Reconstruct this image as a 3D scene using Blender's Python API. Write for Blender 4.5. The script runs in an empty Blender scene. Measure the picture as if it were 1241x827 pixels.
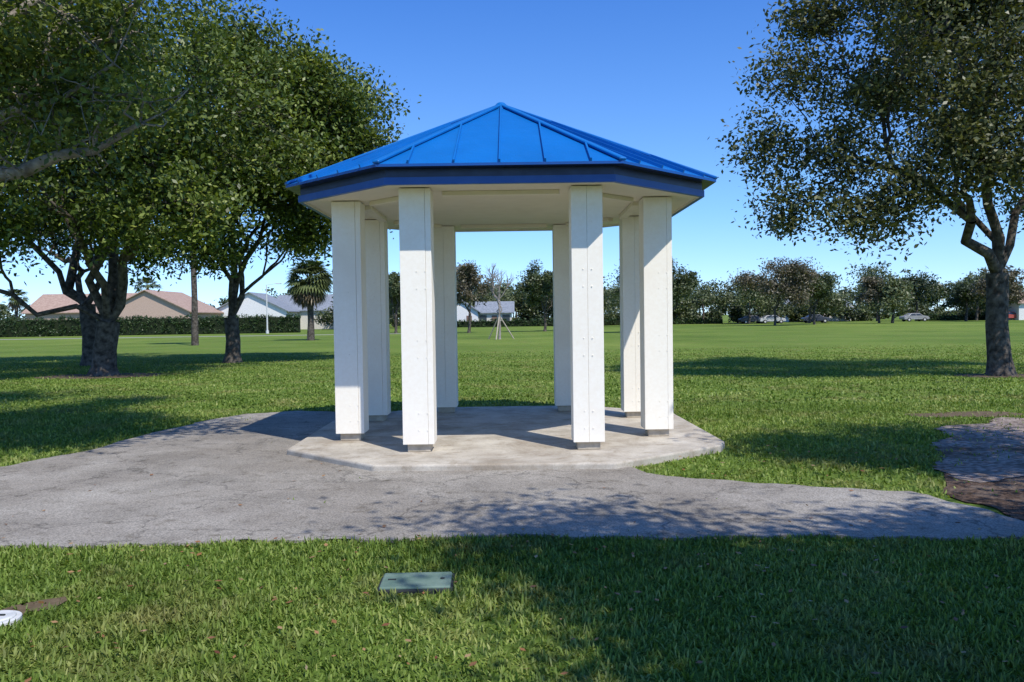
import bpy, bmesh, math, random
import numpy as np
from mathutils import Vector, Matrix
rng=np.random.default_rng(7); random.seed(7)
sc=bpy.context.scene
sc.view_settings.view_transform='Standard'; sc.view_settings.look='None'; sc.view_settings.exposure=0
# ---------------------------------------------------------------- materials
def mat(name):
    m=bpy.data.materials.new(name); m.use_nodes=True
    nt=m.node_tree; b=nt.nodes['Principled BSDF']; return m,nt,b
def N(nt,t,**kw):
    n=nt.nodes.new(t)
    for k,v in kw.items():
        if k in n.inputs: n.inputs[k].default_value=v
        else: setattr(n,k,v)
    return n
def ramp(nt,fac,stops):
    r=nt.nodes.new('ShaderNodeValToRGB'); e=r.color_ramp.elements
    while len(e)<len(stops): e.new(0.5)
    for i,(p,c) in enumerate(stops):
        e[i].position=p; e[i].color=(*c,1) if len(c)==3 else c
    nt.links.new(fac,r.inputs[0]); return r
def noise(nt,scale,detail=4,rough=.55,dist=0,vec=None):
    n=N(nt,'ShaderNodeTexNoise'); n.inputs['Scale'].default_value=scale; n.inputs['Detail'].default_value=detail
    n.inputs['Roughness'].default_value=rough; n.inputs['Distortion'].default_value=dist
    if vec is None:
        tc=nt.nodes.new('ShaderNodeTexCoord'); vec=tc.outputs['Object']
    nt.links.new(vec,n.inputs['Vector']); return n
def mix(nt,a,b,fac,mode='MIX'):
    m=nt.nodes.new('ShaderNodeMix'); m.data_type='RGBA'; m.blend_type=mode
    for s,v in ((m.inputs[6],a),(m.inputs[7],b),(m.inputs[0],fac)):
        if isinstance(v,bpy.types.NodeSocket): nt.links.new(v,s)
        else: s.default_value=(*v,1) if isinstance(v,tuple) else v
    return m.outputs[2]
def bump(nt,b,h,strength,dist=.01):
    n=nt.nodes.new('ShaderNodeBump'); n.inputs['Strength'].default_value=strength; n.inputs['Distance'].default_value=dist
    nt.links.new(h,n.inputs['Height']); nt.links.new(n.outputs[0],b.inputs['Normal'])
def noisy(name,c1,c2,scale,rough=.8,bs=.3,bd=.01,spec=.3,c3=None,s3=1.0):
    m,nt,b=mat(name); n=noise(nt,scale,6)
    col=ramp(nt,n.outputs[0],[(.35,c1),(.65,c2)]).outputs[0]
    if c3:
        n3=noise(nt,s3,5,.6); f=ramp(nt,n3.outputs[0],[(.5,(0,0,0)),(.68,(1,1,1))]).outputs[0]
        col=mix(nt,col,c3,f)
    nt.links.new(col,b.inputs['Base Color']); b.inputs['Roughness'].default_value=rough
    b.inputs['Specular IOR Level'].default_value=spec
    if bs: bump(nt,b,n.outputs[0],bs,bd)
    return m
def flat(name,c,rough=.5,spec=.5,metal=0):
    m,nt,b=mat(name); n=noise(nt,6,4)
    c2=tuple(x*.8 for x in c)
    nt.links.new(ramp(nt,n.outputs[0],[(.3,c2),(.6,c)]).outputs[0],b.inputs['Base Color'])
    b.inputs['Roughness'].default_value=rough; b.inputs['Specular IOR Level'].default_value=spec; b.inputs['Metallic'].default_value=metal
    return m
def leafmat(name,dark,mid,light,trans=.3,rough=.45,spec=.4):
    m,nt,b=mat(name); a=N(nt,'ShaderNodeAttribute'); a.attribute_name='var'
    col=ramp(nt,a.outputs['Fac'],[(0,dark),(.5,mid),(1,light)]).outputs[0]
    nt.links.new(col,b.inputs['Base Color']); b.inputs['Roughness'].default_value=rough; b.inputs['Specular IOR Level'].default_value=spec
    t=nt.nodes.new('ShaderNodeBsdfTranslucent'); c2=mix(nt,col,(1.0,1.0,.35),1.0,'MULTIPLY')
    nt.links.new(c2,t.inputs[0])
    ms=nt.nodes.new('ShaderNodeMixShader'); ms.inputs[0].default_value=trans
    nt.links.new(b.outputs[0],ms.inputs[1]); nt.links.new(t.outputs[0],ms.inputs[2])
    nt.links.new(ms.outputs[0],nt.nodes['Material Output'].inputs[0]); return m
M_leaf=leafmat('oak_leaf',(.04,.06,.014),(.11,.155,.026),(.27,.31,.06),.28)
M_leafL=leafmat('oak_leaf_near',(.045,.07,.016),(.125,.175,.03),(.30,.34,.07),.32)
M_leafR=leafmat('oak_leaf_olive',(.045,.053,.02),(.1,.11,.036),(.22,.22,.085),.25)
M_leafF=leafmat('far_leaf_hazed',(.045,.062,.028),(.095,.12,.05),(.16,.18,.08),.2)  # distance haze is mixed into this leaf colour
M_leafB=leafmat('brownish_leaf',(.08,.07,.045),(.15,.13,.08),(.22,.19,.12),.2)
M_hedge=leafmat('hedge_leaf',(.02,.04,.01),(.04,.075,.02),(.07,.11,.03),.1)
def grassmat():
    m,nt,b=mat('grass_blade'); a=N(nt,'ShaderNodeAttribute'); a.attribute_name='var'
    col=ramp(nt,a.outputs['Fac'],[(0,(.085,.135,.02)),(.5,(.2,.29,.05)),(1,(.39,.43,.13))]).outputs[0]
    n=noise(nt,.8,6,.7); dry=ramp(nt,n.outputs[0],[(.5,(0,0,0)),(.72,(.68,)*3)]).outputs[0]
    col=mix(nt,col,(.35,.29,.125),dry)
    nt.links.new(col,b.inputs['Base Color']); b.inputs['Roughness'].default_value=.5; b.inputs['Specular IOR Level'].default_value=.25
    t=nt.nodes.new('ShaderNodeBsdfTranslucent'); nt.links.new(mix(nt,col,(1,1,.4),1.0,'MULTIPLY'),t.inputs[0])
    ms=nt.nodes.new('ShaderNodeMixShader'); ms.inputs[0].default_value=.33
    nt.links.new(b.outputs[0],ms.inputs[1]); nt.links.new(t.outputs[0],ms.inputs[2])
    nt.links.new(ms.outputs[0],nt.nodes['Material Output'].inputs[0]); return m
M_grassb=grassmat()
M_fallen=leafmat('fallen_leaf',(.14,.05,.02),(.28,.13,.05),(.42,.3,.15),.1)
M_bark=noisy('bark',(.04,.033,.027),(.14,.12,.1),7,.95,.9,.05,.1)
M_barkL=noisy('bark_grey',(.14,.12,.10),(.36,.32,.27),6,.95,.9,.04,.1)
M_twig=noisy('bare_bark',(.2,.17,.15),(.34,.3,.27),6,.9,.3)
M_core=noisy('hedge_inner',(.008,.014,.005),(.02,.03,.01),3,1,.3)
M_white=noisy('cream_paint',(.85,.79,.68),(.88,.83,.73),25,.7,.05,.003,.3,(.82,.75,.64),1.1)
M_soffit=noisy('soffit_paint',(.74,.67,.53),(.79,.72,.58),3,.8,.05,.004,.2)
M_base=noisy('column_footing',(.40,.34,.26),(.52,.45,.35),14,.9,.3)
def roofmat(name,c,rough):
    m,nt,b=mat(name); n=noise(nt,1.4,3); n2=noise(nt,9,5)
    col=ramp(nt,n.outputs[0],[(.3,tuple(x*.85 for x in c)),(.7,c)]).outputs[0]
    nt.links.new(col,b.inputs['Base Color'])
    b.inputs['Specular IOR Level'].default_value=.5
    rr=ramp(nt,n2.outputs[0],[(.3,(rough-.06,)*3),(.7,(rough+.08,)*3)]); nt.links.new(rr.outputs[0],b.inputs['Roughness'])
    bump(nt,b,n.outputs[0],.4,.03); return m
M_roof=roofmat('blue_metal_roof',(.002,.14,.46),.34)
M_fas=roofmat('shaded_metal_fascia',(.002,.014,.075),.35)  # dark navy puts the shade under the drip edge into the fascia colour
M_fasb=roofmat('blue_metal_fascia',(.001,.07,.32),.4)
def concrete():
    m,nt,b=mat('concrete_slab'); n=noise(nt,2.2,8,.65); f=noise(nt,60,3); s=noise(nt,.8,7,.7,1.0); q=noise(nt,5,7,.75)
    c=ramp(nt,n.outputs[0],[(.3,(.33,.285,.22)),(.5,(.47,.42,.345)),(.7,(.58,.53,.44))]).outputs[0]
    c=mix(nt,c,(.25,.19,.125),ramp(nt,s.outputs[0],[(.48,(0,0,0)),(.66,(.65,)*3)]).outputs[0])
    c=mix(nt,c,ramp(nt,q.outputs[0],[(.33,(.7,.66,.6)),(.46,(1,)*3)]).outputs[0],1.0,'MULTIPLY')
    c=mix(nt,c,ramp(nt,f.outputs[0],[(.3,(.82,)*3),(.6,(1,)*3)]).outputs[0],1.0,'MULTIPLY')
    nt.links.new(c,b.inputs['Base Color']); b.inputs['Roughness'].default_value=.85; bump(nt,b,f.outputs[0],.2,.003); return m
M_conc=concrete()
def asphalt():
    m,nt,b=mat('worn_asphalt'); L=nt.links
    n=noise(nt,1.1,7,.65,.3); f=noise(nt,75,3,.6); g=noise(nt,5,7,.75); h=noise(nt,.45,5,.6)
    c=ramp(nt,n.outputs[0],[(.3,(.225,.205,.175)),(.5,(.295,.27,.232)),(.7,(.355,.328,.285))]).outputs[0]
    c=mix(nt,c,ramp(nt,f.outputs[0],[(.33,(.5,)*3),(.52,(1,)*3),(.7,(1.35,)*3)]).outputs[0],1.0,'MULTIPLY')
    c=mix(nt,c,ramp(nt,g.outputs[0],[(.34,(.6,.58,.54)),(.46,(1,)*3)]).outputs[0],1.0,'MULTIPLY')
    c=mix(nt,c,ramp(nt,h.outputs[0],[(.4,(.84,.82,.8)),(.6,(1.05,)*3)]).outputs[0],1.0,'MULTIPLY')
    tc=nt.nodes.new('ShaderNodeTexCoord'); dn=noise(nt,2.5,5,.6)
    va=nt.nodes.new('ShaderNodeVectorMath'); va.operation='MULTIPLY_ADD'
    L.new(dn.outputs['Color'],va.inputs[0]); va.inputs[1].default_value=(.7,.7,.7); L.new(tc.outputs['Object'],va.inputs[2])
    v=nt.nodes.new('ShaderNodeTexVoronoi'); v.feature='DISTANCE_TO_EDGE'; v.inputs['Scale'].default_value=.55; L.new(va.outputs[0],v.inputs['Vector'])
    ck=ramp(nt,v.outputs['Distance'],[(.0,(.38,)*3),(.011,(1,)*3)]).outputs[0]
    c=mix(nt,c,ck,.8,'MULTIPLY')
    L.new(c,b.inputs['Base Color']); b.inputs['Roughness'].default_value=.9; b.inputs['Specular IOR Level'].default_value=.25
    bump(nt,b,f.outputs[0],.45,.007); return m
M_asph=asphalt()
def ground():
    m,nt,b=mat('grass_ground'); n=noise(nt,.12,5,.6); f=noise(nt,14,6,.75); k=noise(nt,.8,6,.7); big=noise(nt,.03,4,.6)
    c=ramp(nt,n.outputs[0],[(.3,(.115,.18,.034)),(.55,(.15,.222,.046)),(.75,(.185,.25,.06))]).outputs[0]
    c=mix(nt,c,ramp(nt,f.outputs[0],[(.3,(.45,)*3),(.55,(1,)*3),(.7,(1.3,1.3,1.2))]).outputs[0],1.0,'MULTIPLY')
    c=mix(nt,c,(.23,.195,.085),ramp(nt,k.outputs[0],[(.5,(0,0,0)),(.75,(.6,)*3)]).outputs[0])
    c=mix(nt,c,ramp(nt,big.outputs[0],[(.35,(.8,.86,.78)),(.65,(1.18,1.1,1.0))]).outputs[0],1.0,'MULTIPLY')
    nt.links.new(c,b.inputs['Base Color']); b.inputs['Roughness'].default_value=1; b.inputs['Specular IOR Level'].default_value=.05
    bump(nt,b,f.outputs[0],.7,.05); return m
M_ground=ground()
M_mulch=noisy('mulch',(.035,.022,.015),(.15,.10,.07),26,1,.9,.05,.1,(.20,.155,.12),2.2)
M_dirt=noisy('crushed_gravel',(.12,.09,.07),(.38,.31,.26),15,1,.9,.04,.1,(.09,.065,.045),1.3)
M_soil=noisy('bare_soil',(.09,.065,.04),(.16,.12,.075),12,1,.6,.02,.1)
M_walk=flat('far_walk_concrete',(.40,.38,.34),.9,.2)
# ---------------------------------------------------------------- helpers
col=sc.collection
def link(o,parent=None):
    col.objects.link(o)
    if parent: o.parent=parent
    return o
def empty(name,loc=(0,0,0)):
    e=bpy.data.objects.new(name,None); e.location=loc; e.empty_display_size=.3; col.objects.link(e); return e
def mesh_np(name,V,F,m,var=None,parent=None,smooth=False):
    V=np.asarray(V,dtype=np.float32); F=np.asarray(F,dtype=np.int32); k=F.shape[1]
    me=bpy.data.meshes.new(name); me.vertices.add(len(V)); me.vertices.foreach_set('co',V.ravel())
    me.loops.add(F.size); me.loops.foreach_set('vertex_index',F.ravel())
    me.polygons.add(len(F)); me.polygons.foreach_set('loop_start',np.arange(0,F.size,k,dtype=np.int32))
    try: me.polygons.foreach_set('loop_total',np.full(len(F),k,dtype=np.int32))
    except Exception: pass
    me.update(calc_edges=True)
    if var is not None:
        a=me.attributes.new('var','FLOAT','POINT'); a.data.foreach_set('value',np.asarray(var,dtype=np.float32))
    if smooth: me.polygons.foreach_set('use_smooth',np.ones(len(F),dtype=bool))
    me.materials.append(m); return link(bpy.data.objects.new(name,me),parent)
class B:
    """small multi-material mesh builder"""
    def __init__(s): s.v=[]; s.f=[]; s.mi=[]; s.mats=[]
    def m(s,mt):
        if mt not in s.mats: s.mats.append(mt)
        return s.mats.index(mt)
    def add(s,vs,fs,mt):
        o=len(s.v); s.v+= [tuple(v) for v in vs]; i=s.m(mt)
        for f in fs: s.f.append([o+a for a in f]); s.mi.append(i)
    def box(s,c,d,mt,rz=0):
        x,y,z=[a/2 for a in d]; R=Matrix.Rotation(rz,3,'Z')
        vs=[Vector(c)+R@Vector(p) for p in [(-x,-y,-z),(x,-y,-z),(x,y,-z),(-x,y,-z),(-x,-y,z),(x,-y,z),(x,y,z),(-x,y,z)]]
        s.add(vs,[(0,3,2,1),(4,5,6,7),(0,1,5,4),(1,2,6,5),(2,3,7,6),(3,0,4,7)],mt)
    def beam(s,a,b,w,h,mt,up=(0,0,1)):
        a=Vector(a);b=Vector(b);d=(b-a).normalized();sd=d.cross(Vector(up)).normalized();u=sd.cross(d)
        vs=[p+sd*x*w/2+u*y for p in(a,b) for x,y in((-1,0),(1,0),(1,h),(-1,h))]
        s.add(vs,[(0,1,2,3),(7,6,5,4),(0,4,5,1),(1,5,6,2),(2,6,7,3),(3,7,4,0)],mt)
    def cyl(s,a,b,r1,r2,mt,n=12):
        a=Vector(a);b=Vector(b);d=(b-a).normalized();x=d.orthogonal().normalized();y=d.cross(x)
        vs=[];
        for p,r in((a,r1),(b,r2)):
            for i in range(n):
                t=2*math.pi*i/n; vs.append(p+(x*math.cos(t)+y*math.sin(t))*r)
        fs=[(i,(i+1)%n,n+(i+1)%n,n+i) for i in range(n)]+[tuple(range(n-1,-1,-1)),tuple(range(n,2*n))]
        s.add(vs,fs,mt)
    def obj(s,name,parent=None,bev=0,seg=2):
        me=bpy.data.meshes.new(name); me.from_pydata(s.v,[],s.f)
        for mt in s.mats: me.materials.append(mt)
        me.polygons.foreach_set('material_index',s.mi); me.update()
        bm=bmesh.new(); bm.from_mesh(me); bmesh.ops.recalc_face_normals(bm,faces=bm.faces); bm.to_mesh(me); bm.free()
        o=link(bpy.data.objects.new(name,me),parent)
        if bev:
            md=o.modifiers.new('b','BEVEL'); md.width=bev; md.segments=seg; md.limit_method='ANGLE'
        return o
def wavy(poly,step=.12,amp=.03,skip=()):
    out=[]; n=len(poly)
    for i in range(n):
        a=np.array(poly[i],float); b=np.array(poly[(i+1)%n],float); L=np.linalg.norm(b-a); k=max(1,int(L/step))
        nr=np.array([-(b-a)[1],(b-a)[0]])/max(L,1e-6)
        for j in range(k):
            p=a+(b-a)*j/k
            w=amp*(math.sin(p[0]*3.1+p[1]*2.3)+.7*math.sin(p[0]*8.7-p[1]*7.1)+.9*(random.random()-.5)) 
            out.append(p+nr*w)
    return [tuple(p) for p in out]
def smoothpoly(poly,it=2):
    for _ in range(it):
        q=[]
        for i in range(len(poly)):
            a=np.array(poly[i],float); b=np.array(poly[(i+1)%len(poly)],float)
            q+= [tuple(a*.75+b*.25),tuple(a*.25+b*.75)]
        poly=q
    return poly
def sheet(name,poly,z,m,edge=0):
    me=bpy.data.meshes.new(name); bm=bmesh.new()
    vs=[bm.verts.new((x,y,z)) for x,y in poly]; f=bm.faces.new(vs)
    if f.normal.z<0: f.normal_flip()
    if edge:
        bot=[bm.verts.new((x,y,z-edge)) for x,y in poly]
        for i in range(len(vs)):
            j=(i+1)%len(vs); bm.faces.new((vs[i],bot[i],bot[j],vs[j]))
    bmesh.ops.triangulate(bm,faces=[f for f in bm.faces if len(f.verts)>4])
    bm.to_mesh(me); bm.free(); me.materials.append(m); return link(bpy.data.objects.new(name,me))
def inpoly(P,poly):
    x,y=P[:,0],P[:,1]; r=np.zeros(len(P),bool); n=len(poly)
    for i in range(n):
        x1,y1=poly[i]; x2,y2=poly[(i+1)%n]
        if y1==y2: continue
        c=((y1>y)!=(y2>y))&(x<(x2-x1)*(y-y1)/(y2-y1)+x1); r^=c
    return r
# ---------------------------------------------------------------- camera, sun, sky
cd=bpy.data.cameras.new('camera'); cam=link(bpy.data.objects.new('camera',cd)); sc.camera=cam
cd.sensor_width=36; cd.lens=29; cd.clip_end=6000; cd.clip_start=.05
cam.matrix_world=Matrix.Translation((0,0,1.65))@Matrix.Rotation(math.radians(90-1.63),4,'X')@Matrix.Rotation(math.radians(-.8),4,'Z')
EL=math.radians(54); sh=Vector((.56,-.83,0)).normalized()
sd=Vector((sh.x*math.cos(EL),sh.y*math.cos(EL),math.sin(EL)))
sl=bpy.data.lights.new('sun','SUN'); sl.energy=5.0; sl.angle=math.radians(.5); sl.color=(1,.955,.87)
so=link(bpy.data.objects.new('sun',sl)); so.rotation_euler=sd.to_track_quat('Z','Y').to_euler(); so.location=(20,-30,40)
w=bpy.data.worlds.new('World'); sc.world=w; w.use_nodes=True; nt=w.node_tree
sky=nt.nodes.new('ShaderNodeTexSky'); sky.sky_type='NISHITA'; sky.sun_disc=False; sky.sun_elevation=EL
sky.sun_rotation=math.atan2(sh.x,sh.y); sky.air_density=1.0; sky.dust_density=.2; sky.ozone_density=3; sky.altitude=0
tc=nt.nodes.new('ShaderNodeTexCoord'); va=nt.nodes.new('ShaderNodeVectorMath'); va.operation='ADD'; va.inputs[1].default_value=(0,0,.06)
nt.links.new(tc.outputs['Generated'],va.inputs[0]); nt.links.new(va.outputs[0],sky.inputs['Vector'])
sx=nt.nodes.new('ShaderNodeSeparateXYZ'); nt.links.new(tc.outputs['Generated'],sx.inputs[0])
tint=ramp(nt,sx.outputs[2],[(0,(.80,.86,1.0)),(.12,(.56,.78,1.0)),(.4,(.27,.56,1.0))])
vm=nt.nodes.new('ShaderNodeVectorMath'); vm.operation='MULTIPLY'
nt.links.new(sky.outputs[0],vm.inputs[0]); nt.links.new(tint.outputs[0],vm.inputs[1])
vs_=nt.nodes.new('ShaderNodeVectorMath'); vs_.operation='SCALE'; vs_.inputs['Scale'].default_value=1.85
nt.links.new(vm.outputs[0],vs_.inputs[0])
nt.links.new(vs_.outputs[0],nt.nodes['Background'].inputs[0]); nt.nodes['Background'].inputs[1].default_value=.12
# ---------------------------------------------------------------- ground and paths
sheet('ground',[(-2500,-400),(2500,-400),(2500,3500),(-2500,3500)],0,M_ground)
path_poly=wavy([(-14,6.08),(-3.76,6.02),(-.15,6.12),(2.0,6.0),(4.15,5.85),(4.0,6.35),(3.85,6.8),(3.6,7.45),(2.6,7.85),(1.5,8.3),(1.15,8.95),
   (0,10),(-1.9,13.2),(-2.9,14.5),(-3.9,14.85),(-4.7,14.5),(-5.15,13.3),(-5.35,11.8),(-5.5,10.4),(-5.85,9.45),(-7,9.0),(-14,8.9)],.08,.034)
sheet('path',path_poly,.022,M_asph,.05)
cx,cy=-.11,11.75
slab_poly=[(cx+a,cy+b) for a,b in [(-1.4,-2.95),(1.2,-3.0),(2.3,-2.15),(2.6,-1.9),(2.72,-1.6),(2.68,1.45),(1.4,2.75),(-1.4,2.75),(-2.7,1.4),(-2.65,-1.75)]]
g=empty('gazebo')
mulch_poly=wavy(smoothpoly([(4.25,5.4),(4.1,6.2),(3.95,6.9),(3.8,7.5),(4.15,8.05),(4.9,8.9),(7.5,9.0),(9,7),(8,5)],2),.08,.06)
sheet('mulch_bed',mulch_poly,.012,M_mulch)
dirt_poly=wavy(smoothpoly([(4.2,7.9),(4.75,9.2),(5.6,10.9),(6.5,12.0),(7.8,12.6),(14,12.7),(14,8.4),(7.5,8.3),(5.0,8.1)],2),.07,.11)
sheet('gravel_path',dirt_poly,.017,M_dirt)
soil_polys=[wavy(smoothpoly([(x-a,y-b),(x+a,y-b),(x+a,y+b),(x-a,y+b)],2),.2,.08) for x,y,a,b in [(-12.9,25.8,1.9,1.2),(12.4,20.9,1.1,.7),(-2.85,4.75,.2,.16),(7.2,13.1,.9,.35)]]
for p in soil_polys: sheet('bare_soil_patch',p,.006,M_soil)
sheet('far_sidewalk',[(-160,84),(-9,92),(-9,94.2),(-160,87)],.01,M_walk)
# ---------------------------------------------------------------- gazebo
b=B(); z0,z1=-.1,.09
n=len(slab_poly); b.add([(x,y,z1) for x,y in slab_poly]+[(x,y,z0) for x,y in slab_poly],[tuple(range(n)),tuple(range(2*n-1,n-1,-1))]+[(i,i+n,(i+1)%n+n,(i+1)%n) for i in range(n)],M_conc)
b.obj('floor_slab',g,.025,3)
OCT=[(-1,-2),(1,-2),(2,-1),(2,1),(1,2),(-1,2),(-2,1),(-2,-1)]
cw=.365; ZS=3.16
for i,(a,c) in enumerate(OCT):
    x,y=cx+a*.995,cy+c*.995
    b=B(); b.box((x,y,.09+.05),(.27,.27,.10),M_base); b.obj('footing_%d'%(i+1),g,.01)
    b=B(); zb=.185; h=ZS-zb
    off=.0 if i in(1,3,5) else .115
    wl=cw/2+off; wr=cw-wl
    b.box((x-cw/2+wl/2-.0005,y,zb+h/2),(wl-.001,cw,h),M_white)
    b.box((x+cw/2-wr/2+.0005,y,zb+h/2),(wr-.001,cw-.006,h),M_white)
    b.obj('column_%d'%(i+1),g,.004,2)
    b=B()
    for zz in (.35,.55,1.2,1.4,2.0,2.2,2.75,2.95):
        for dx in (-.05,.05):
            b.cyl((x+min(off,.06)+dx,y-cw/2+.004,zz),(x+min(off,.06)+dx,y-cw/2-.007,zz),.008,.006,M_white,8)
    b.obj('bolts_%d'%(i+1),g)
def octp(s,z): return [(cx+a*s,cy+c*s,z) for a,c in OCT]
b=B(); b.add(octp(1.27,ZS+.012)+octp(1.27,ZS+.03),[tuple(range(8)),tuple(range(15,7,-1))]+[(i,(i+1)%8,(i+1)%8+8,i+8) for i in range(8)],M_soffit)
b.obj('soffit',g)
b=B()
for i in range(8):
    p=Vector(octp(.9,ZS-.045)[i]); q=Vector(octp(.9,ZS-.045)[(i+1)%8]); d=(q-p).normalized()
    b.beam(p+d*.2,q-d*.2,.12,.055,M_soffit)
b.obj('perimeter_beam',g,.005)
def ring(s0,z0,s1,z1,mt,bld):
    P=octp(s0,z0)+octp(s1,z1); bld.add(P,[(i,(i+1)%8,(i+1)%8+8,i+8) for i in range(8)],mt)
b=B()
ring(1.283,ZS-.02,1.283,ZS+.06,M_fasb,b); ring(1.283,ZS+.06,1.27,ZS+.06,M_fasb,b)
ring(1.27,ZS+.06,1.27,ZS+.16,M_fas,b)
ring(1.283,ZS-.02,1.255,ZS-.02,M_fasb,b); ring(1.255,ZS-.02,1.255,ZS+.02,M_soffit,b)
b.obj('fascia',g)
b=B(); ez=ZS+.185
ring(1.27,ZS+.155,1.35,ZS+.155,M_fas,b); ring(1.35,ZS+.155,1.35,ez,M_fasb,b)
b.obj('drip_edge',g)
apex=Vector((cx,cy,4.64)); E=[Vector(p) for p in octp(1.35,ez)]
b=B()
for i in range(8): b.add([E[i],E[(i+1)%8],apex],[(0,1,2)],M_roof)
b.obj('roof_panels',g)
b=B()
for i in range(8):
    a,c=E[i],E[(i+1)%8]; m_=(a+c)/2; e=(c-a).normalized(); half=(c-a).length/2; nrm=(c-a).cross(apex-a).normalized()
    ts=[-1,-.5,0,.5,1] if half>1.1 else [-.66,-.22,.22,.66]
    for t in ts:
        k=1-abs(t)/half; s=m_+e*t; f=s+(apex-m_)*k*.97
        b.beam(s,f,.02,.038,M_roof,up=nrm)
b.obj('roof_seams',g)
b=B()
for i in range(8): b.beam(E[i]+Vector((0,0,.002)),apex+Vector((0,0,.0)),.09,.035,M_roof)
b.cyl(apex+Vector((0,0,-.10)),apex+Vector((0,0,.045)),.2,.05,M_roof,8)
b.obj('hip_caps',g,.01,1)
# ---------------------------------------------------------------- trees
def kmeans(P,k):
    C=P[rng.choice(len(P),k,replace=False)].copy()
    for _ in range(5):
        d=((P[:,None]-C[None])**2).sum(2); l=d.argmin(1)
        for j in range(k):
            if (l==j).any(): C[j]=P[l==j].mean(0)
    return l
class Tubes:
    def __init__(s): s.V=[]; s.F=[]
    def tube(s,pts,rs,n=6):
        o=len(s.V); pts=[np.array(p,float) for p in pts]
        for i,(p,r) in enumerate(zip(pts,rs)):
            d=pts[min(i+1,len(pts)-1)]-pts[max(i-1,0)]; d/=max(np.linalg.norm(d),1e-6)
            x=np.cross(d,[.13,.97,.2]); x/=max(np.linalg.norm(x),1e-6); y=np.cross(d,x)
            for j in range(n):
                t=2*math.pi*j/n; s.V.append(p+(x*math.cos(t)+y*math.sin(t))*r)
            if i:
                for j in range(n):
                    a=o+(i-1)*n+j; c=o+(i-1)*n+(j+1)%n; s.F.append((a,c,c+n,a+n))
def leaves(C,nper,spread,L,flat_=.7,wr=.5):
    n=len(C)*nper; cc=np.repeat(C,nper,0); sp=np.repeat(spread*rng.uniform(.6,1.3,(len(C),1)),nper,0)
    off=np.clip(rng.normal(0,1,(n,3)),-2.1,2.1)*sp; off[:,2]*=flat_; c=cc+off
    nr=rng.normal(0,1,(n,3)); nr[:,2]+=.9; nr/=np.linalg.norm(nr,axis=1,keepdims=True)
    a=np.cross(nr,rng.normal(0,1,(n,3))); a/=np.linalg.norm(a,axis=1,keepdims=True); bb=np.cross(nr,a)
    l=(L*rng.uniform(.6,1.35,(n,1))); 
    V=np.stack([c-a*l/2,c+bb*l*wr/2,c+a*l/2,c-bb*l*wr/2],1).reshape(-1,3)
    F=np.arange(4*n).reshape(-1,4)
    cv=np.repeat(rng.normal(0,.16,len(C)),nper); v=np.clip(.45+cv+rng.normal(0,.2,n),0,1)
    return V,F,np.repeat(v,4)
def lobes(center,rad,nl,npts,lr=.42,fill=.75,zmin=None,extra=None,flip=-.7):
    center=np.array(center,float); rad=np.array(rad,float)
    d=rng.normal(0,1,(nl,3)); d/=np.linalg.norm(d,axis=1,keepdims=True); d[:,2]=np.where(d[:,2]<flip,-d[:,2],d[:,2])
    c=center+d*rad*rng.uniform(.3,fill,(nl,1))
    if extra is not None: c=np.vstack([c,np.array(extra,float)])
    k=rng.integers(0,len(c),npts); u=rng.normal(0,1,(npts,3)); u/=np.linalg.norm(u,axis=1,keepdims=True)
    s=rng.uniform(.55,1.15,len(c))[k][:,None]
    if extra is not None: s[k>=nl]=.5
    P=c[k]+u*rng.uniform(.25,1,(npts,1))*rad*lr*s
    if zmin is not None: P=P[P[:,2]>zmin+rng.uniform(0,.4,len(P))]
    return P
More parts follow.
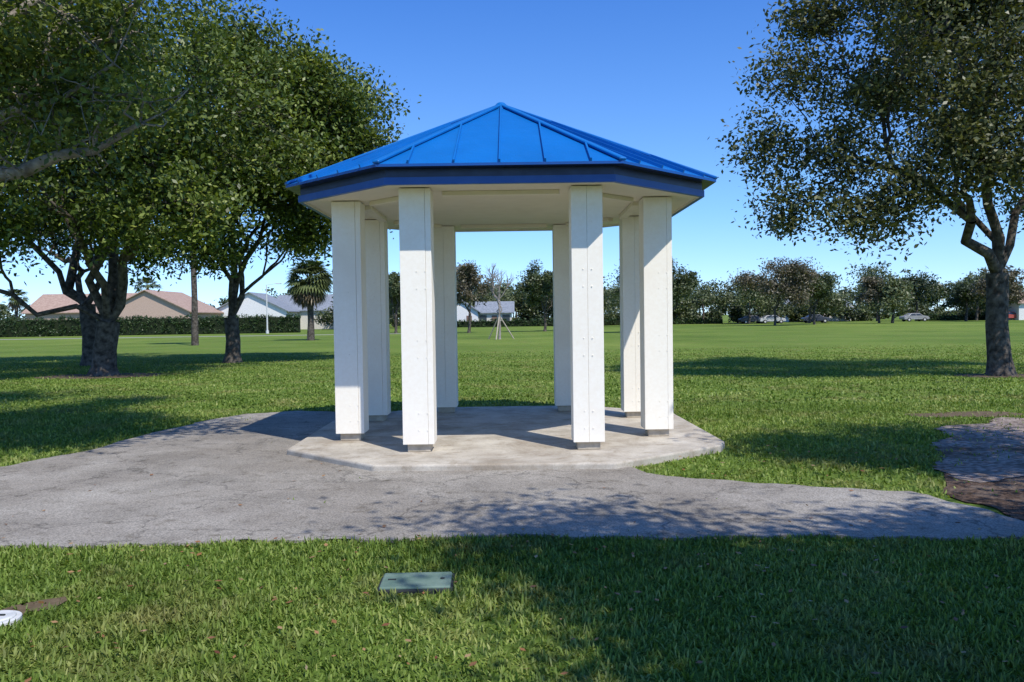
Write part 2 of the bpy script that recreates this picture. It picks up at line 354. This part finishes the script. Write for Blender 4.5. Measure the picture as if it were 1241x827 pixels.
def tree(name,base,fork,r0,P,nper=80,spread=.38,L=.1,lm=None,bm_=None,t0=.42,leafy=True,tex=.55,k0=3,flat_=.7,limbs=()):
    lm=lm or M_leaf; bm_=bm_ or M_bark
    e=empty(name,(base[0],base[1],0)); T=Tubes(); base=np.array(base,float); fork=np.array(fork,float)
    mid=(base+fork)/2+rng.normal(0,.06,3)*[1,1,0]
    T.tube([base-[0,0,.15],base+[0,0,.1],base+(mid-base)*.35,mid,base+(fork-base)*.8,fork],[r0*1.6,r0*1.25,r0*1.03,r0*.95,r0*.93,r0*.95],14)
    for lp,lr0,lr1 in limbs:
        T.tube(lp,np.linspace(lr0,lr1,len(lp)),9)
        for q in range(2,len(lp)):
            for _ in range(4):
                s=np.array(lp[q],float); t=s+rng.normal(0,.45,3)+[.2,0,.45]; T.tube([s,(s+t)/2+rng.normal(0,.08,3),t],[lr1*.6,lr1*.4,.008],5)
                P=np.vstack([P,t[None]])
    NN=len(P)
    def rr(n): return max(.009,r0*.92*(n/NN)**tex)
    def grow(p,P,lev):
        n=len(P)
        if n<=2:
            for q in P:
                m=(p+q)/2+rng.normal(0,.1,3)*min(1,np.linalg.norm(q-p)*.6); T.tube([p,m,q],[rr(1),rr(1)*.7,.005],4)
            return
        lab=kmeans(P,k0 if lev==0 else (2 if rng.random()<.75 else 3))
        for j in set(lab.tolist()):
            Q=P[lab==j]; c=Q.mean(0); ln=np.linalg.norm(c-p)
            q=p+(c-p)*(t0 if lev else .4)*rng.uniform(.85,1.15)+rng.normal(0,.05,3)*ln
            m1=p+(q-p)*.35+rng.normal(0,.035,3)*ln; m2=p+(q-p)*.7+rng.normal(0,.035,3)*ln
            r=rr(len(Q)); T.tube([p,m1,m2,q],[r*1.12,r,r*.93,r*.86],8 if r>.08 else 5)
            if len(Q)==n: 
                for s in Q: T.tube([q,s],[.01,.005],4)
            else: grow(q,Q,lev+1)
    grow(fork,P,0)
    mesh_np('trunk_and_limbs',np.array(T.V)-[base[0],base[1],0],np.array(T.F),bm_,parent=e,smooth=True)
    if leafy:
        V,F,v=leaves(P,nper,spread,L,flat_); mesh_np('foliage',V-[base[0],base[1],0],F,lm,v,parent=e)
    return e
# foreground tree, trunk out of frame on the left
P=lobes((-8.9,12.6,7.6),(4.9,4.2,3.6),22,760,.42,.85,4.2,extra=[(-6.3,11.6,5.0),(-5.6,12.3,5.9),(-7.2,11.2,5.4),(-5.1,12.5,7.4),(-4.8,12.5,8.6)])
tree('added_shade_oak',(-9.6,12.3,0),(-9.3,12.2,2.7),.34,P,80,.31,.1,lm=M_leafL,bm_=M_barkL,k0=4,tex=.5,limbs=[
 ([(-9.3,12.2,2.6),(-8.6,12.1,3.4),(-7.7,12,3.8),(-7.0,11.9,3.84),(-6.4,11.8,4.05),(-5.9,11.8,4.1),(-5.2,11.7,4.45)],.17,.035),
 ([(-9.3,12.2,2.7),(-8.5,12.3,3.9),(-7.6,12.3,4.6),(-6.9,12.2,5.3),(-6.5,12.2,6.2),(-6.2,12.4,7.3)],.16,.04),
 ([(-8.6,12.1,3.4),(-7.7,11.6,4.3),(-6.9,11.5,4.6),(-6.2,11.5,4.75),(-5.4,11.4,5.2)],.1,.02)])
# unseen canopy added on the left to shade the lawn left of the path
P=lobes((-4.7,8.8,7.2),(3.0,2.4,1.0),16,300,.42,.9,5.4)
P=P[P[:,2]>P[:,1]*.42+2.2]
tree('added_shade_oak',(-9.8,6.0,0),(-9.5,6.1,3.4),.26,P,60,.34,.14,k0=3)
P=lobes((-13.4,26,8.0),(6.4,5.5,5.6),30,1150,.38,.85,2.9,extra=[(-17,25,4.5),(-9.5,25.5,5.0),(-15,24,4.4),(-18.5,25,3.8),(-11.5,24,4.6)])
tree('added_shade_oak',(-12.9,26,0),(-12.7,26,1.7),.36,P,80,.43,.17,k0=5)
P=lobes((-18,33,8),(6.5,5.5,5.6),20,640,.4,.85,2.8)
tree('added_shade_oak',(-16.6,32.5,0),(-16.7,32.5,2.4),.32,P,70,.5,.2,k0=4)
P=lobes((-10.1,33,8.4),(6.0,5,5.4),36,1400,.37,.87,3.0,extra=[(-13.5,31,4.4),(-8,32,5.0),(-5.6,33,8.4),(-5.4,33,7.2),(-6.5,32,5.8),(-11,31,4.6),(-6.4,32,9.8),(-7.5,32,11)])
tree('added_shade_oak',(-11.2,33,0),(-11.2,33,1.8),.29,P,78,.42,.19,k0=5)
# right tree
P=lobes((12.2,21,7.8),(6.3,5.2,5.0),36,1400,.34,.87,3.0,extra=[(7.0,20.5,4.2),(8.6,20,4.0),(6.6,21,5.8),(9.6,19.5,4.6),(10.3,19.3,5.6),(8.2,20.4,5.4),(9.0,20,7),(11.5,19,5),(13.5,19,4.6),(7.2,20.5,7.6),(7.8,21,9.2)],flip=-.8)
tree('added_shade_oak',(12.45,21,0),(12.35,21,2.6),.27,P,78,.35,.13,lm=M_leafR,k0=4)
# shade trees beside / behind the viewpoint (cast the dappled shade on the right)
P=lobes((5.7,.4,6.2),(3.6,3.4,2.0),26,740,.42,.88,4.3)
tree('added_shade_oak',(7.0,-.3,0),(6.9,-.2,2.8),.25,P,64,.35,.13,lm=M_leafR)
P=lobes((7.7,6.0,6.3),(3.2,2.5,2.0),14,330,.42,.8,4.4)
P=P[(P[:,0]/np.maximum(P[:,1],.1))>.78]
tree('added_shade_oak',(9.6,5.6,0),(9.4,5.6,2.8),.22,P,60,.34,.12,lm=M_leafR)
def far_tree(name,x,y,h,w_,lm,zb=1.8,n=140,L=None,nper=60,leafy=True,r=.16,**kw):
    zc=(h+zb)/2; P=lobes((x,y,zc),(w_/2,w_/2,(h-zb)/2),12,n,.42,.8,zb*.8)
    return tree(name,(x,y,0),(x+rng.normal(0,.1),y,zb),r,P,nper,w_*.05,L or y*.0030,lm=lm,leafy=leafy,**kw)
far_tree('added_shade_oak',-4.8,92,8.2,6.2,M_leafB,2.2,120)
far_tree('added_shade_oak',3.8,95,8.0,6.5,M_leafF,1.5,170)
far_tree('added_shade_oak',7.0,98,7.5,5.5,M_leafF,1.2,150)
far_tree('added_shade_oak',12.5,80,9.6,6.5,M_leafF,2.0,230)
far_tree('added_shade_oak',16.3,86,8.0,5.5,M_leafF,1.6,180)
far_tree('added_shade_oak',37,116,9.6,11.5,M_leafB,2.2,230)
far_tree('added_shade_oak',44,120,9.0,8,M_leafF,1.8,160)
far_tree('added_shade_oak',-13.5,96,7,6,M_leafF,1.6,140)
far_tree('added_shade_oak',57,128,7.0,8,M_leafB,2.0,120)
far_tree('added_shade_oak',77,130,8.6,8,M_leafB,2.0,130)
P=lobes((-1.0,63,4.5),(1.7,1.7,2.0),10,300,.5,.85,2.3)
bt=tree('bare_staked_tree',(-.95,63,0),(-.95,63,1.9),.09,P,leafy=False,bm_=M_twig,t0=.4,tex=.38)
M_wood=flat('stake_wood',(.42,.36,.28),.8,.2)
b=B()
for a in (0.3,2.4,4.5): b.cyl((1.15*math.cos(a),1.15*math.sin(a),0),(.08*math.cos(a),.08*math.sin(a),1.7),.05,.05,M_wood,6)
b.obj('support_stakes',bt)
# far treeline (one object)
V=[];F=[];vv=[];o=0; T=Tubes()
def blob(x,y,h,w_,nc,per,L,zc=.56,zr=.45):
    global o
    P=lobes((x,y,h*zc),(w_/2,w_/2,h*zr),9,nc,.45,.8,.1)
    a,f,v=leaves(P,per,w_*.06,L); V.append(a);F.append(f+o);vv.append(np.clip(v+rng.normal(0,.24),0,1));o+=len(a)
    T.tube([(x,y,-.1),(x+.2,y,h*.25),(x,y,h*.6)],[.25,.2,.1],5)
x=-30
while x<150:
    hh_=rng.choice([5.5,7,8,9.5,11.2]); blob(x+rng.normal(0,1),148+rng.normal(0,9) if not -16<x<6 else 166,hh_*rng.uniform(.9,1.1),rng.uniform(6,10)+hh_*.35,90,36,.5); x+=rng.uniform(2.6,6.2)
x=-30
while x<160:
    blob(x,164+rng.normal(0,3),rng.uniform(2.2,4.6),rng.uniform(5,10),44,34,.55,.4,.6); x+=rng.uniform(2.6,4.2)
x=-170
while x<-25:
    blob(x,175+rng.normal(0,5),rng.uniform(5,7.2),rng.uniform(7,12),50,36,.65); x+=rng.uniform(5,8)
x=-60
while x<200:
    blob(x,200,rng.uniform(7,11.5),rng.uniform(10,16),60,36,.8,.5,.5); x+=rng.uniform(5,9)
tl=empty('distant_tree_line'); mesh_np('foliage',np.vstack(V),np.vstack(F),M_leafF,np.concatenate(vv),parent=tl)
mesh_np('trunks',np.array(T.V),np.array(T.F),M_bark,parent=tl)
# hedges
def hedge(name,x0,y0,x1,y1,h,d,nper,L):
    e=empty(name); ln=math.hypot(x1-x0,y1-y0); n=int(ln*d); t=rng.uniform(0,1,n)
    wv=.12*np.sin(t*130)+.09*np.sin(t*57+1)
    face=rng.random(n)<.6
    yy=np.where(face,rng.uniform(-.8,-.6,n),rng.uniform(-.7,.7,n)); zz=np.where(face,rng.uniform(.05,1,n),rng.uniform(.93,1,n))*(h+wv)
    C=np.stack([x0+(x1-x0)*t,y0+(y1-y0)*t+yy,zz],1)
    V,F,v=leaves(C,nper,.14,L,1); mesh_np('foliage',V,F,M_hedge,v,parent=e)
    b=B(); dx,dy=(x1-x0)/ln,(y1-y0)/ln
    b.box(((x0+x1)/2,(y0+y1)/2,(h-.12)/2-.02),(ln,1.25,h-.12),M_core,math.atan2(dy,dx)); b.obj('core_box',e,.1,2)  # solid near-black box added to fill the hedge behind its leaves
hedge('hedge',-95,104,-29,113,2.3,22,16,.22)
hedge('hedge',12,150,38,149,1.0,7,14,.3); hedge('hedge',74,150,110,148,1.1,7,14,.3); hedge('hedge',-18,150,8,150,1.2,8,14,.3)
# palms
M_frond=leafmat('palm_frond',(.05,.07,.025),(.1,.13,.045),(.16,.19,.07),.2)
M_dead=leafmat('dead_frond',(.1,.08,.05),(.17,.13,.08),(.24,.19,.12),.15)
def palm(x,y,h,r,fl,nf,nd=14):
    e=empty('cabbage_palm_tree',(x,y,0)); T=Tubes(); T.tube([(0,0,-.1),(.05,0,h*.3),(0,.05,h*.65),(0,0,h)],[r*1.3,r,r*.95,r],9)
    mesh_np('trunk',np.array(T.V),np.array(T.F),M_bark,parent=e,smooth=True)
    for nm,cnt,m_,lo,hi in (('fronds',nf,M_frond,-.55,1.2),('dead_fronds',nd,M_dead,-1.35,-.7)):
        V=[];F=[];vr=[]
        for i in range(cnt):
            az=rng.uniform(0,6.28); elv=rng.uniform(lo,hi); d=np.array([math.cos(az)*math.cos(elv),math.sin(az)*math.cos(elv),math.sin(elv)])
            s=np.cross(d,[0,0,1]); s/=max(np.linalg.norm(s),1e-5); p0=np.array([0,0,h]); hub=p0+d*fl*.45*rng.uniform(.7,1.1); var=rng.uniform(0,1)
            a=len(V); V+= [p0-s*.03,p0+s*.03,hub+s*.03,hub-s*.03]; F.append((a,a+1,a+2,a+3)); vr+=[var]*4
            for k in range(11):
                t=(k-5)/5*1.25; dd=d*math.cos(t)+s*math.sin(t); sp=np.cross(dd,[.1,.2,1]); sp/=max(np.linalg.norm(sp),1e-5)
                tip=hub+dd*fl*.6-np.array([0,0,fl*.2]); m=hub+dd*fl*.33
                a=len(V); V+=[hub,m+sp*fl*.04,tip,m-sp*fl*.04]; F.append((a,a+1,a+2,a+3)); vr+=[var]*4
        mesh_np(nm,np.array(V),np.array(F),m_,np.array(vr),parent=e)
palm(-16.6,68,5.0,.26,2.1,95,50)
palm(-22.3,58,11,.2,2.0,40)
palm(-66,150,8.2,.25,2.6,34); palm(-90,150,6.6,.25,2.4,30); palm(-94,146,5.8,.25,2.3,30)
# ---------------------------------------------------------------- houses
M_w1=flat('salmon_wall',(.5,.36,.28),.9,.2); M_w2=flat('cream_wall',(.62,.58,.5),.9,.2); M_wh=flat('white_wall',(.75,.74,.72),.9,.2)
M_r1=noisy('tile_roof_tan',(.30,.2,.15),(.42,.3,.23),3,.9,.2); M_r2=noisy('tile_roof_grey',(.16,.18,.2),(.26,.28,.31),3,.9,.2)
M_glass=flat('window_glass',(.04,.05,.06),.15,.6); M_door=flat('door_paint',(.2,.12,.08),.5)
def house(x,y,w_,d,eh,rh,wm,rm,axis='x',nw=4):
    e=empty('house',(x,y,0)); b=B(); b.box((0,0,eh/2),(w_,d,eh),wm)
    ov=.5
    if axis=='y':
        b.add([(-w_/2,-d/2,eh),(w_/2,-d/2,eh),(0,-d/2,eh+rh),(-w_/2,d/2,eh),(w_/2,d/2,eh),(0,d/2,eh+rh)],[(0,1,2),(5,4,3)],wm)
    else:
        b.add([(-w_/2,-d/2,eh),(-w_/2,d/2,eh),(-w_/2,0,eh+rh),(w_/2,-d/2,eh),(w_/2,d/2,eh),(w_/2,0,eh+rh)],[(0,1,2),(5,4,3)],wm)
    b.obj('walls',e)
    b=B(); t=.18
    if axis=='y': hx,hy=w_/2+ov,d/2+ov; k=rh/(w_/2)*ov; A=[(-hx,-hy,eh-k),(0,-hy,eh+rh),(hx,-hy,eh-k)]; Bk=[(-hx,hy,eh-k),(0,hy,eh+rh),(hx,hy,eh-k)]
    else: hx,hy=w_/2+ov,d/2+ov; k=rh/(d/2)*ov; A=[(-hx,-hy,eh-k),(-hx,0,eh+rh),(-hx,hy,eh-k)]; Bk=[(hx,-hy,eh-k),(hx,0,eh+rh),(hx,hy,eh-k)]
    vs=[(p[0],p[1],p[2]+.02) for p in A+Bk]+[(p[0],p[1],p[2]+t) for p in A+Bk]
    b.add(vs,[(0,3,4,1),(1,4,5,2),(6,7,10,9),(7,8,11,10),(0,1,7,6),(1,2,8,7),(3,9,10,4),(4,10,11,5),(0,6,9,3),(2,5,11,8)],rm); b.obj('roof',e)
    b=B()
    for i in range(nw):
        wx=-w_/2+w_*(i+.5)/nw
        if i==nw//2: b.box((wx,-d/2-.03,1.05),(1,.06,2.1),M_door)
        else: b.box((wx,-d/2-.03,1.6),(1.4,.06,1.2),M_glass); b.box((wx,-d/2-.08,.95),(1.6,.1,.1),M_wh)
    b.obj('windows_and_door',e); return e
house(-72,142,16,12,3.6,3.0,M_w1,M_r1,'x',4); house(-58,138,14,14,3.3,3.4,M_w1,M_r1,'y',3)
house(-88,128,5,9,4.6,3.4,M_wh,M_r1,'y',2)
house(-46,150,13,10,3.4,3.2,M_wh,M_r2,'y',3); house(-37,158,14,11,3.6,2.8,M_w2,M_r2,'x',3)
house(-9.5,157,6.5,8,2.9,2.1,M_wh,M_r2,'y',2); house(-3.2,158,6.5,8,2.7,1.9,M_w2,M_r2,'x',3)
house(93,146,12,9,3.0,1.8,M_wh,M_r1,'x',3); house(62,170,12,9,2.8,1.8,M_wh,M_r2,'x',3)
M_pole=flat('pole_paint',(.6,.6,.58),.5)
e=empty('street_lamp',(-32,108,0)); b=B(); b.cyl((0,0,0),(0,0,6.4),.11,.07,M_pole,8); b.beam((0,0,6.3),(1.3,0,6.5),.07,.07,M_pole); b.box((1.6,0,6.5),(.7,.3,.14),M_pole); b.cyl((0,0,0),(0,0,.4),.2,.2,M_pole,8); b.obj('pole_and_head',e)
M_tyre=flat('tyre',(.02,.02,.02),.8)
def car(x,y,c,rz=0):
    e=empty('parked_car',(x,y,0)); e.rotation_euler[2]=rz; pm=flat('car_paint',c,.3); 
    prof=[(-2.25,.35),(-2.3,.75),(-2.1,.95),(-1.55,1.0),(-.95,1.42),(.55,1.45),(1.2,1.0),(2.05,.88),(2.28,.65),(2.25,.35)]
    def ext(pr,wy,m,b):
        k=len(pr); b.add([(p[0],-wy*(1 if p[1]<1.1 else .85),p[1]) for p in pr]+[(p[0],wy*(1 if p[1]<1.1 else .85),p[1]) for p in pr],[tuple(range(k)),tuple(range(2*k-1,k-1,-1))]+[(i,i+k,(i+1)%k+k,(i+1)%k) for i in range(k)],m)
    b=B(); ext(prof,.88,pm,b); b.obj('body',e,.05,2)
    b=B(); ext([(-1.35,1.02),(-.9,1.36),(-.2,1.38),(-.2,1.02)],.9,M_glass,b); ext([(-.12,1.02),(-.12,1.38),(.5,1.38),(1.0,1.02)],.9,M_glass,b); b.obj('windows',e)
    b=B()
    for wx in(-1.4,1.4):
        for s in(-1,1): b.cyl((wx,s*.7,.33),(wx,s*.92,.33),.33,.33,M_tyre,16); b.cyl((wx,s*.9,.33),(wx,s*.93,.33),.19,.17,M_pole,10)
    b.obj('wheels',e)
for x,y,c in [(45,143,(.5,.5,.5)),(53,144,(.05,.06,.09)),(42,144,(.06,.06,.07)),(70,143.5,(.3,.3,.3)),(86,143,(.4,.08,.06))]: car(x,y,c,rng.uniform(-.1,.1))
# ---------------------------------------------------------------- small things
M_lid=noisy('green_plastic',(.09,.15,.115),(.15,.215,.17),9,.6,.1); M_lidd=flat('dark_slot',(.015,.02,.02),.8)
e=empty('utility_box_cover',(-.61,5.05,0)); e.rotation_euler[2]=.03
b=B(); b.box((0,0,.005),(.46,.32,.05),M_lidd); b.obj('collar',e,.01)
b=B(); b.box((0,0,.032),(.43,.29,.024),M_lid); b.obj('lid',e,.012,3)
b=B(); b.box((-.15,0,.0455),(.05,.018,.004),M_lidd); b.cyl((.16,0,.043),(.16,0,.048),.014,.014,M_lidd,10); b.obj('handle_slot_and_bolt',e)
M_pvc=noisy('pvc_white',(.45,.47,.46),(.62,.62,.6),12,.5,.1)
e=empty('valve_cover',(-2.87,4.52,0)); b=B(); b.cyl((0,0,-.02),(0,0,.03),.12,.12,M_pvc,28); b.cyl((0,0,.03),(0,0,.042),.095,.09,M_pvc,28); b.box((0,0,.045),(.09,.015,.01),M_lidd); b.obj('cap',e,.004)
M_blk=flat('black_plastic',(.015,.015,.016),.45)
e=empty('litter_bin',(-2.3,13.42,.09)); b=B(); b.cyl((0,0,0),(0,0,.68),.22,.26,M_blk,20); b.cyl((0,0,.68),(0,0,.73),.28,.28,M_blk,20); b.cyl((0,0,.73),(0,0,.82),.26,.12,M_blk,20); b.obj('bin',e)
# ---------------------------------------------------------------- grass
def lown(x,y,s,ph=0): return (np.sin(x*s+ph)*np.cos(y*s*1.3+1.7*ph)+np.sin(x*s*2.3+y*s*1.9+ph)*.6+np.sin(x*s*.7-y*s*3.1+2)*.5)/2.1
def blades(dens,y0,y1,xf,H,W,fade=0):
    A=(y1-y0)*2*xf(y1); n=int(A*dens); P=np.stack([rng.uniform(-xf(y1),xf(y1),n),rng.uniform(y0,y1,n)],1)
    P=P[np.abs(P[:,0])<xf(P[:,1])]
    keep=~(inpoly(P,path_poly)&(rng.random(len(P))>.0012))&~inpoly(P,slab_poly)
    if fade: keep&=rng.random(len(P))<np.clip((y1-P[:,1])/(y1-fade),0,1)
    keep&=~(inpoly(P,dirt_poly)&(rng.random(len(P))>.12))
    keep&=~(inpoly(P,mulch_poly)&(rng.random(len(P))>.04))
    for s in soil_polys: keep&=~(inpoly(P,s)&(rng.random(len(P))>.12))
    keep&=~((np.abs(P[:,0]+.61)<.222)&(np.abs(P[:,1]-5.05)<.15)); keep&=((P[:,0]+2.87)**2+(P[:,1]-4.52)**2>.0155)
    dn=lown(P[:,0],P[:,1],2.1); keep&=rng.random(len(P))<np.clip(.85+.35*dn,.3,1)
    P=P[keep]; n=len(P); 
    az=rng.uniform(0,6.28,n); lean=rng.uniform(.15,1.2,n); h=H*rng.uniform(.5,1.35,n)*(1+.28*lown(P[:,0],P[:,1],1.3,2)); w_=W*rng.uniform(.6,1.3,n)
    d=np.stack([np.cos(az)*np.sin(lean),np.sin(az)*np.sin(lean),np.cos(lean)],1)
    t=az+math.pi/2+rng.normal(0,.5,n); s=np.stack([np.cos(t),np.sin(t),np.zeros(n)],1)
    p=np.concatenate([P,np.zeros((n,1))],1); v=np.clip(.42+.28*lown(P[:,0],P[:,1],.9,1)+.16*lown(P[:,0],P[:,1],5,3)+rng.normal(0,.2,n),0,1)
    hh=h[:,None]; ww=w_[:,None]
    mid=p+d*hh*.55; tip=p+d*hh; tip[:,2]-=h*.25*np.sin(lean)
    V=np.stack([p-s*ww*.5,p+s*ww*.5,mid+s*ww*.5,tip,mid-s*ww*.5],1).reshape(-1,3); F=np.arange(5*n).reshape(-1,5)
    V[:,2]=np.maximum(V[:,2],-.01)
    return V,F,np.repeat(v,5)
parts=[blades(4200,3.0,6.35,lambda y:.70*y+.6,.052,.0095),blades(1050,7.2,15,lambda y:.70*y+.6,.05,.016),blades(300,15,42,lambda y:.68*y+.6,.05,.03,18)]
o=0;Vs=[];Fs=[];vs=[]
for V,F,v in parts: Vs.append(V);Fs.append(F+o);vs.append(v);o+=len(V)
mesh_np('grass',np.vstack(Vs),np.vstack(Fs),M_grassb,np.concatenate(vs))
# fallen leaves
n=1100; P=np.stack([rng.uniform(-4.5,6.5,n),rng.uniform(3.2,10,n)],1)
P=P[(P[:,1]<6.5)|(rng.random(len(P))<.5)]; P=P[~inpoly(P,slab_poly)]; onp=inpoly(P,path_poly)
P=P[~onp|(rng.random(len(P))<.3)]; onp=inpoly(P,path_poly)
C=np.concatenate([P,np.where(onp,.032,.052)[:,None]],1); V,F,v=leaves(C,1,.0,.045,1,.55)
V=V.reshape(-1,4,3); V[:,:,2]=C[:,2][:,None]+(V[:,:,2]-C[:,2][:,None])*.35; mesh_np('fallen_leaves',V.reshape(-1,3),F,M_fallen,v)
print('ok')
